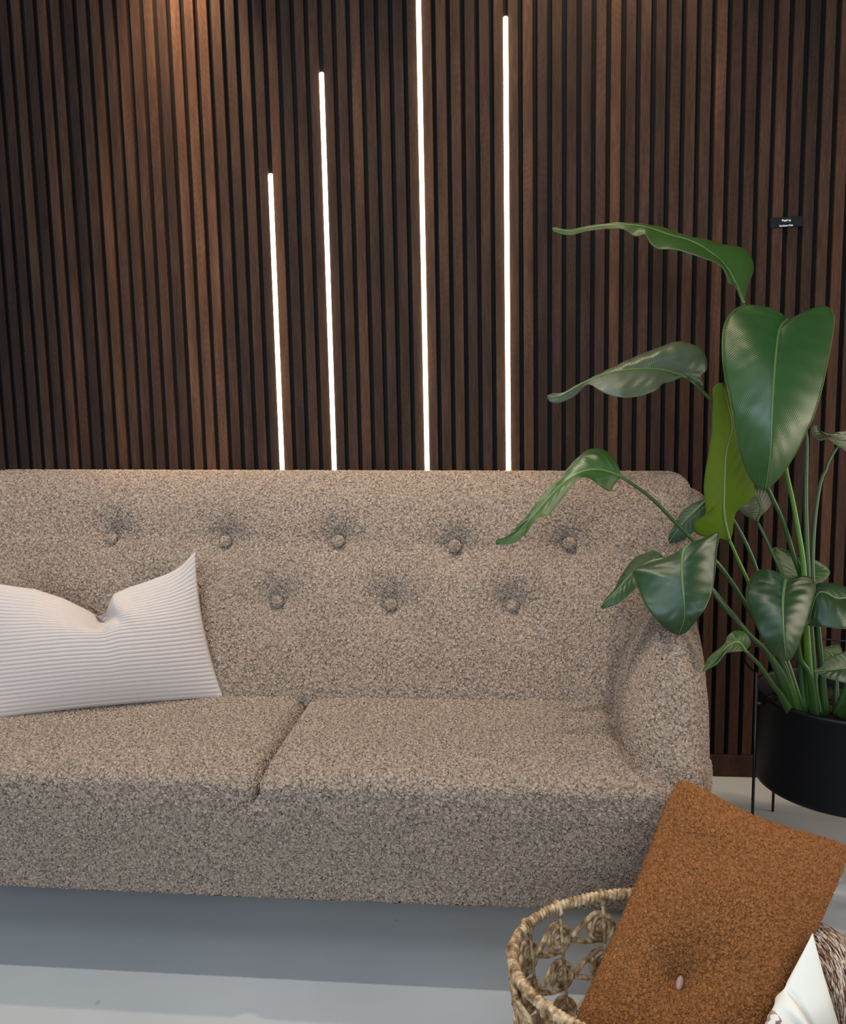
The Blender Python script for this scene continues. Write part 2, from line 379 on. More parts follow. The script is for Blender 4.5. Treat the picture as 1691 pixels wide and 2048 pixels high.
# ------------------------------------------------------------------ sofa
CX = -.47
sofa = empty('sofa', (CX, -.5, 0), 'taupe boucle sofa with button-tufted back and rounded arms in front of the slatted wall', 'sofa')
BTN = [(-1.006, .790), (-.702, .783), (-.412, .782), (-.119, .770), (.160, .775), (-.850, .645), (-.556, .641), (-.273, .636), (.021, .634)]
def back_y(z): return -.58+.4*(z-.42)
HZ = .285; ZC = .665
V, F = rbox((CX, 0, ZC), (.965, .085, HZ), .078, .0026, hide=((1, 1), (2, -1)))
x, y, z = V.T.copy()
# round the upper corners in elevation
for s in (-1, 1):
    dx = np.clip(s*(x-CX)-(.965-.075), 0, None); dz = np.clip(z-(ZC+HZ-.075), 0, None)
    L = np.hypot(dx, dz); mx = np.maximum(dx, dz); k = np.where(L > 1e-9, mx/np.maximum(L, 1e-9), 1)
    x = np.where(dx > 0, CX+s*(.965-.075+dx*k), x); z = np.where((dx > 0) & (dz > 0), ZC+HZ-.075+dz*k, z)
front = sstep(.02, -.05, y)
yb = back_y(z)+.085+y
yb += -.05*sstep(.70, .965, np.abs(x-CX))*front                      # gentle wrap at the ends
x = CX+(x-CX)*(1-.085*sstep(.78, .50, z))
puff = np.zeros_like(x)
for bx, bz in BTN:
    d = np.hypot((x-bx)/1.15, z-bz); puff += .030*np.exp(-(d/.055)**2)+.008*np.exp(-(d/.018)**2)
for (ax, az), (bx, bz) in zip(BTN[:4], BTN[1:5]):                       # faint pull lines between buttons
    t = np.clip((x-ax)/(bx-ax), 0, 1); puff += .006*np.exp(-((z-(az+(bz-az)*t))/.03)**2)*((x > ax) & (x < bx))
yb += puff*front-.012*np.sin(np.clip((z-.45)/.45, 0, 1)*np.pi)*front
z = z-.0150*(x+.40)*sstep(.6, .9, z)
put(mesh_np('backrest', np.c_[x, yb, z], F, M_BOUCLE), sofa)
for bx, bz in BTN:
    a = np.linspace(0, math.pi/2, 16); prof = [(.0150*math.cos(t)+1e-4, .008*math.sin(t)) for t in a]
    V, F = lathe(prof, (0, 0), 56); V = V[:, [0, 2, 1]]*np.array([1, -1, 1])
    ang = math.atan(.4); Rm = np.array([[1, 0, 0], [0, math.cos(ang), math.sin(ang)], [0, -math.sin(ang), math.cos(ang)]])
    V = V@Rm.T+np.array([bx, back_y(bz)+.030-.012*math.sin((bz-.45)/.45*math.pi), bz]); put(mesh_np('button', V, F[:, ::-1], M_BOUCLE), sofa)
def arm_in(y): return np.interp(y, [-.96, -.90, -.84, -.76, -.60, -.30], [.270, .252, .241, .234, .238, .300])
def arm_out(y): return np.interp(y, [-.96, -.85, -.75, -.65, -.55, -.30], [.372, .386, .405, .427, .447, .490])
def seat(x0, x1, pr):
    V, F = rbox(((x0+x1)/2, -.66, .375), ((x1-x0)/2, .305, .05), .03, .0026, hide=((2, -1), (1, 1)))
    x, y, z = V.T.copy()
    crown = np.clip((x-x0)/.10, 0, 1)*np.clip((x1-x)/.10, 0, 1); up = sstep(.385, .415, z)
    z += .010*(1-(1-np.clip(crown, 0, 1))**2)*up - .012*sstep(-.86, -.965, y)*up
    if pr:
        for s in (-1, 1):
            inner = arm_in(y)
            z -= .020*np.exp(-((s*(x-CX)-(inner-CX)-.002)/.016)**2)*up*sstep(-.97, -.90, y)*sstep(-.56, -.66, y)
    if pr:   # the outer front corner is rounded in plan
        s = 1 if x1 > 0 else -1; ex = x1 if s > 0 else x0; Rr = .17
        dx = np.clip(s*(x-ex)+Rr, 0, None); dy = np.clip(-(y+.965)+Rr, 0, None); L = np.hypot(dx, dy); k = np.where(L > 1e-9, np.maximum(dx, dy)/np.maximum(L, 1e-9), 1)
        both = (dx > 0) & (dy > 0); x = np.where(both, ex-s*Rr+s*dx*k, x); y = np.where(both, -.965+Rr-dy*k, y)
    return np.c_[x, y, z], F
for x0, x1 in ((-1.385, -.4715), (-.4685, .405)):
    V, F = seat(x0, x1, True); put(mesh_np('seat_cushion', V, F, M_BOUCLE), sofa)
V, F = rbox((CX, -.62, .256), (.866, .335, .118), .028, .0028, plan_r=.17, hide=((2, -1), (1, 1), (2, 1)))
V[:, 1] += np.where(V[:, 1] < -.8, .040*sstep(.36, .14, V[:, 2])-.010*np.cos((V[:, 0]-CX)*1.5), 0)
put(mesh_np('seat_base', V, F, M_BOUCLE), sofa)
for s in (-1, 1):
    V, F = rbox((0, -.555, .41), (.098, .395, .245), .088, .0026, hide=((2, -1), (1, 1)))
    x, y, z = V.T.copy()
    lean = sstep(-.45, -.85, y)
    y += .52*np.clip(z-.40, -.02, .30)*lean                      # the front leans back towards the top
    xi, xo = arm_in(y)+.075*sstep(.46, .68, z), arm_out(y)-.030*sstep(.52, .68, z)
    x = xi+(x+.098)/.196*(xo-xi)+.010*np.sin(np.clip((z-.2)/.45, 0, 1)*np.pi)-.006
    z += .03*sstep(-.75, -.3, y)*sstep(.45, .65, z)
    x = CX+s*(x-CX)-(.05 if s < 0 else 0)
    if s < 0: F = F[:, ::-1]
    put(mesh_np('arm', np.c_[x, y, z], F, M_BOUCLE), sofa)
for sx in (-1, 1):
    for yy in (-.70, -.24):
        V, F = lathe([(.0005, 0), (.014, 0), (.024, .150), (.0005, .150)], (CX+sx*.78, yy), 20); put(mesh_np('leg', V, F, M_LEG), sofa)

# ------------------------------------------------------------------ cushions
def pillow(TL, TR, BR, BL, T, conc, nu, nv, p=.55, fn=None, flip=False, rc=0):
    TL, TR, BR, BL = [np.array(q, float) for q in (TL, TR, BR, BL)]
    nrm = np.cross(TR-BL, TL-BR); nrm /= np.linalg.norm(nrm)
    if flip: nrm = -nrm
    U, W = np.meshgrid(np.linspace(0, 1, nu+1), np.linspace(0, 1, nv+1), indexing='ij')
    u2 = .5+(U-.5)*(1-conc[0]*(1-(2*W-1)**2)); w2 = .5+(W-.5)*(1-conc[1]*(1-(2*U-1)**2))
    k_ = 1-rc*(np.abs(2*U-1)*np.abs(2*W-1))**4; u2 = .5+(u2-.5)*k_; w2 = .5+(w2-.5)*k_
    P = (TL*(1-u2[..., None])+TR*u2[..., None])*w2[..., None]+(BL*(1-u2[..., None])+BR*u2[..., None])*(1-w2[..., None])
    h = T*np.clip(np.sin(np.pi*U), 0, 1)**p*np.clip(np.sin(np.pi*W), 0, 1)**p
    out = []
    for side in (1, -1):
        Q = P+nrm*(side*h)[..., None]
        if fn is not None: Q = fn(Q, U, W, side, nrm)
        out.append(Q.reshape(-1, 3))
    i = (np.arange(nu)[:, None]*(nv+1)+np.arange(nv)[None]).ravel()
    f = np.stack([i, i+nv+1, i+nv+2, i+1], 1); n = len(out[0])
    V = np.vstack(out); F = np.vstack([f, f[:, ::-1]+n]); uv = np.vstack([np.c_[U.ravel(), W.ravel()]]*2)
    # weld the rims
    rim = (U.ravel() == 0) | (U.ravel() == 1) | (W.ravel() == 0) | (W.ravel() == 1)
    mp = np.arange(2*n); mp[n:][rim] = np.arange(n)[rim]; F = mp[F]; V[n:][rim] = V[:n][rim]
    used = np.unique(F); re = np.zeros(2*n, int); re[used] = np.arange(len(used))
    return V[used], re[F], uv[used], n
# striped lumbar cushion on the sofa
def cordfn(Q, U, W, side, nrm):
    Q = Q.copy()
    g = np.interp(U, [0, .14, .29, .41, .50, .55, .575, .60, .63, .69, .77, .88, .94, 1.0], [.0, .010, .030, .060, .092, .112, .112, .092, .064, .052, .044, .030, .017, 0])
    dip = g*(.12*sstep(.05, .6, W)+.88*sstep(.50, 1.0, W))
    Q[..., 2] -= dip
    # the crease under the chop and the pulled shoulder folds
    line = U-(.565+.20*(1-W))
    Q -= nrm*(side*(.026*np.exp(-(line/.022)**2)*sstep(.55, .95, W)))[..., None]
    Q += nrm*(side*(.012*np.exp(-((line-.06)/.035)**2)*sstep(.5, .95, W)))[..., None]
    Q[..., 2] += .012*np.exp(-((1-U)/.05)**2)*sstep(.8, 1, W)
    N = 33; rib = np.abs(np.sin(np.pi*N*(W+.012*np.sin(U*9)*W)))**.6
    fade = np.clip(np.minimum(np.minimum(U, 1-U), np.minimum(W, 1-W))/.02, 0, 1)
    Q += nrm*(side*.0019*(rib-.5)*fade)[..., None]
    return Q
V, F, uv, n = pillow((-1.245, -.650, .725), (-.742, -.515, .762), (-.668, -.575, .432), (-1.180, -.750, .432), .060, (.05, .03), 150, 330, .6, cordfn)
V[:, 2] = np.maximum(V[:, 2], .430)
tag(mesh_np('cushion', V, F, M_CORD, uv=uv), 'cream corduroy lumbar cushion with a dented top edge lying on the sofa', 'cushion')
# rust sherpa cushion standing in the basket
def sherfn(Q, U, W, side, nrm):
    d2 = ((U-.44)/.20)**2+((W-.335)/.13)**2
    dent = .036*np.exp(-d2)+.012*np.exp(-d2*9)
    Q = Q-nrm*(side*dent*(1 if side > 0 else .3))[..., None]
    d3 = ((U-.18)/.3)**2+((W-.78)/.05)**2
    d4 = ((U-.60)/.35)**2+((W-.70-.12*U)/.16)**2
    return Q+nrm*(side*(.010*np.exp(-d4)-.012*np.exp(-d3)))[..., None]
STL, STR, SBR, SBL = (.292, -1.012, .487), (.577, -1.078, .396), (.318, -1.335, .075), (.068, -1.27, .150)
V, F, uv, n = pillow(STL, STR, SBR, SBL, .060, (.10, .135), 150, 240, .42, sherfn, rc=.10)
me_o = mesh_np('sherpa_cushion', V, F, [M_SHERPA, M_SHERPA_BACK], uv=uv)
fn_ = len(F)//2; mi = np.zeros(len(me_o.data.polygons), np.int32); mi[fn_:] = 1; me_o.data.polygons.foreach_set('material_index', mi)
tag(me_o, 'rust brown sherpa cushion with a button dent standing in the woven basket', 'cushion')
c = [np.array(q) for q in (STL, STR, SBR, SBL)]
nr = np.cross(c[1]-c[3], c[0]-c[2]); nr /= np.linalg.norm(nr); ux = c[1]-c[0]; ux /= np.linalg.norm(ux); uy = np.cross(nr, ux)
bp_ = (c[0]*.56+c[1]*.44)*.335+(c[3]*.56+c[2]*.44)*.665
V, F = lathe([(.0001, .004), (.006, .0035), (.0085, .001), (.0085, -.004)], (0, 0), 20); V = V*np.array([.62, 1.25, 1])
V = bp_+nr*.017+V[:, :1]*ux+V[:, 1:2]*uy+V[:, 2:]*nr
put_b = mesh_np('button', V, F[:, ::-1], M_BUTTON, parent=me_o); put_b['label'] = 'pinkish oval button'
# cream printed cushion
def creamfn(Q, U, W, side, nrm):
    Q = Q.copy()
    r = W+.22*(U-.5)**2*4*.3
    fold = .020*np.exp(-((r-.66)/.035)**2)-.016*np.exp(-((r-.725)/.016)**2)+.010*np.exp(-((r-.56)/.03)**2)
    Q += nrm*(side*fold*np.sin(np.pi*U)**.5)[..., None]
    return Q
V, F, uv, n = pillow((.446, -1.226, .329), (.478, -1.300, .178), (.375, -1.335, .045), (.292, -1.350, .165), .026, (.03, .03), 90, 90, .55, creamfn)
tag(mesh_np('linen_cushion', V, F, M_CREAM, uv=uv), 'cream linen cushion with brown print, its corner pointing up in the basket', 'cushion')
# rolled knit lying on the basket rim
P = catmull([(.424, -1.085, .215), (.458, -1.122, .248), (.486, -1.180, .262), (.493, -1.228, .245), (.486, -1.262, .190)], 90)
tt = np.linspace(0, 1, 90); rad = .037*np.clip(np.sin(np.pi*tt), 0, 1)**.45+.001
V, F = tube_np(P, rad, 40)
uv = np.c_[np.repeat(tt, 40), np.tile(np.linspace(0, 1, 40), 90)]; uv = np.vstack([uv, [[0, 0], [1, 0]]]); uv[:, 0] *= .9
tag(mesh_np('knitted_throw', V, F, M_KNIT, uv=uv), 'rolled brown and cream marled knit lying over the basket rim beside the cream cushion', 'throw')

# ------------------------------------------------------------------ basket
BC = np.array([.277, -1.218]); BA, BB, BZ = .268, .185, .262
bk = empty('basket', (BC[0], BC[1], 0), 'open woven seagrass basket with spiral rosettes holding cushions', 'basket')
def ring(z, k=1.0, n=420):
    a = np.linspace(0, 2*np.pi, n, endpoint=False); return np.c_[BC[0]+BA*k*np.cos(a), BC[1]+BB*k*np.sin(a), np.full(n, z)]
def wrapfun(n, wraps, depth=.22):
    def f(i, a): return 1-depth*(1-np.abs(np.sin(np.pi*wraps*i/n+a*.5))**.6)
    return f
V, F = tube_np(ring(BZ, 1, 2200), .0090, 14, True, wrapfun(2200, 190, .34)); put(mesh_np('rim', V, F, M_STRAW), bk)
V, F = tube_np(ring(.012, .9, 720), .009, 10, True, wrapfun(720, 90)); put(mesh_np('base_ring', V, F, M_STRAW), bk)
a = np.linspace(0, 2*np.pi, 1500); sp = a*11/(2*np.pi)
rr = np.linspace(.02, .89, 1500); P = np.c_[BC[0]+BA*rr*np.cos(a*11), BC[1]+BB*rr*np.sin(a*11), np.full(1500, .010)]
V, F = tube_np(P, .0085, 6); put(mesh_np('woven_bottom', V, F, M_STRAW), bk)
NCOL = 18
def side_pt(th, z, out=0.0):
    k = .90+.10*z/BZ; n_ = np.array([np.cos(th)/BA, np.sin(th)/BB]); n_ /= np.linalg.norm(n_)
    return np.array([BC[0]+BA*k*np.cos(th)+n_[0]*out, BC[1]+BB*k*np.sin(th)+n_[1]*out, z])
def side_th(th0, s):  # move s metres along the ellipse
    d = np.hypot(BA*np.sin(th0), BB*np.cos(th0)); return th0+s/d
def twist(P, r, tw=70):
    n = len(P); L = np.r_[0, np.cumsum(np.linalg.norm(np.diff(P, axis=0), axis=1))]
    return tube_np(P, r, 12, False, lambda i, a: 1-.34*(1-np.abs(np.sin(a*1.5+L[i]*tw*1.6))**.7))
rows = [.205, .140, .075]
th_cols = [math.radians(135+20*i) for i in range(NCOL)]
dth = math.radians(20)
for ci, th in enumerate(th_cols):
    P = np.array([side_pt(th, z, -.004) for z in np.linspace(.012, BZ, 40)])
    V, F = twist(P, .0030, 40); k0 = tube_np(np.array([side_pt(th, BZ+dz, dr) for dz, dr in ((-.016, -.002), (-.004, -.0085), (.006, -.0055), (.0095, .0), (.006, .0065), (-.004, .0095), (-.014, .004))]), .0036, 8)
    V, F = join([(V, F), k0]); put(mesh_np('stake', V, F, M_STRAW), bk)
    for z in rows:
        parts = []
        t = np.linspace(0, 1, 90); ang = t*2*np.pi*3.1; rad = .003+.0225*t
        P = np.array([side_pt(side_th(th, r_*math.cos(q)), z+r_*math.sin(q), .004+.003*(1-tt)) for r_, q, tt in zip(rad, ang, t)])
        parts.append(twist(P, .0048, 60))
        nb = th+dth; apex_s = -.026
        for sgn in (1, -1):
            A = side_pt(side_th(nb, -.024), z-.004*(1 if sgn > 0 else 2.2), .002); B = side_pt(side_th(th, .012), z+sgn*.0235, .006)
            C_ = side_pt(side_th(th, -.008), z+sgn*.0225, .007)
            parts.append(twist(catmull([A, A*.5+B*.5+np.array([0, 0, .002*sgn]), B, C_], 34), .0047, 60))
        V, F = join(parts); put(mesh_np('rosette', V, F, M_STRAW), bk)

# ------------------------------------------------------------------ plant and its stand
PC = (.814, -.42)
st = empty('plant_stand', (PC[0], PC[1], 0), 'thin black metal rod stand carrying the black plant pot', 'plant stand')
a = np.linspace(0, 2*np.pi, 160, endpoint=False)
a = np.linspace(math.radians(192), math.radians(20), 90)
V, F = tube_np(np.c_[PC[0]+.226*np.cos(a), PC[1]+.226*np.sin(a), .470+.010*np.sin(np.linspace(0, math.pi, 90))], .0028, 8); put(mesh_np('hoop', V, F, M_BLACKROD), st)
for d in (192, 113, 41, -31, 262):
    q = math.radians(d); x, y = PC[0]+.226*math.cos(q), PC[1]+.226*math.sin(q)
    xi, yi = PC[0]+.203*math.cos(q), PC[1]+.203*math.sin(q)
    V, F = join([tube_np([(x, y, 0), (x, y, .472)], .0037, 10), tube_np([(x, y, .398), (xi, yi, .398)], .0045, 8)])
    put(mesh_np('leg', V, F, M_BLACKROD), st)
pl = empty('potted_plant', (PC[0], PC[1], .184), 'tall bird of paradise plant with big glossy leaves in a black metal pot', 'potted plant')
prof = [(.0005, .184), (.185, .184), (.1955, .188), (.199, .200), (.199, .398), (.2035, .401), (.2035, .409), (.201, .412), (.196, .412), (.194, .405), (.194, .30)]
V, F = lathe(prof, PC, 96); put(mesh_np('pot', V, F, M_BLACK), pl)
rr = np.linspace(0.001, .1945, 26); prof = [(r, .352+.004*math.sin(r*90)) for r in rr]
V, F = lathe(prof, PC, 72); V[:, 2] += .006*rng.standard_normal(len(V)); put(mesh_np('soil', V, F, M_SOIL), pl)

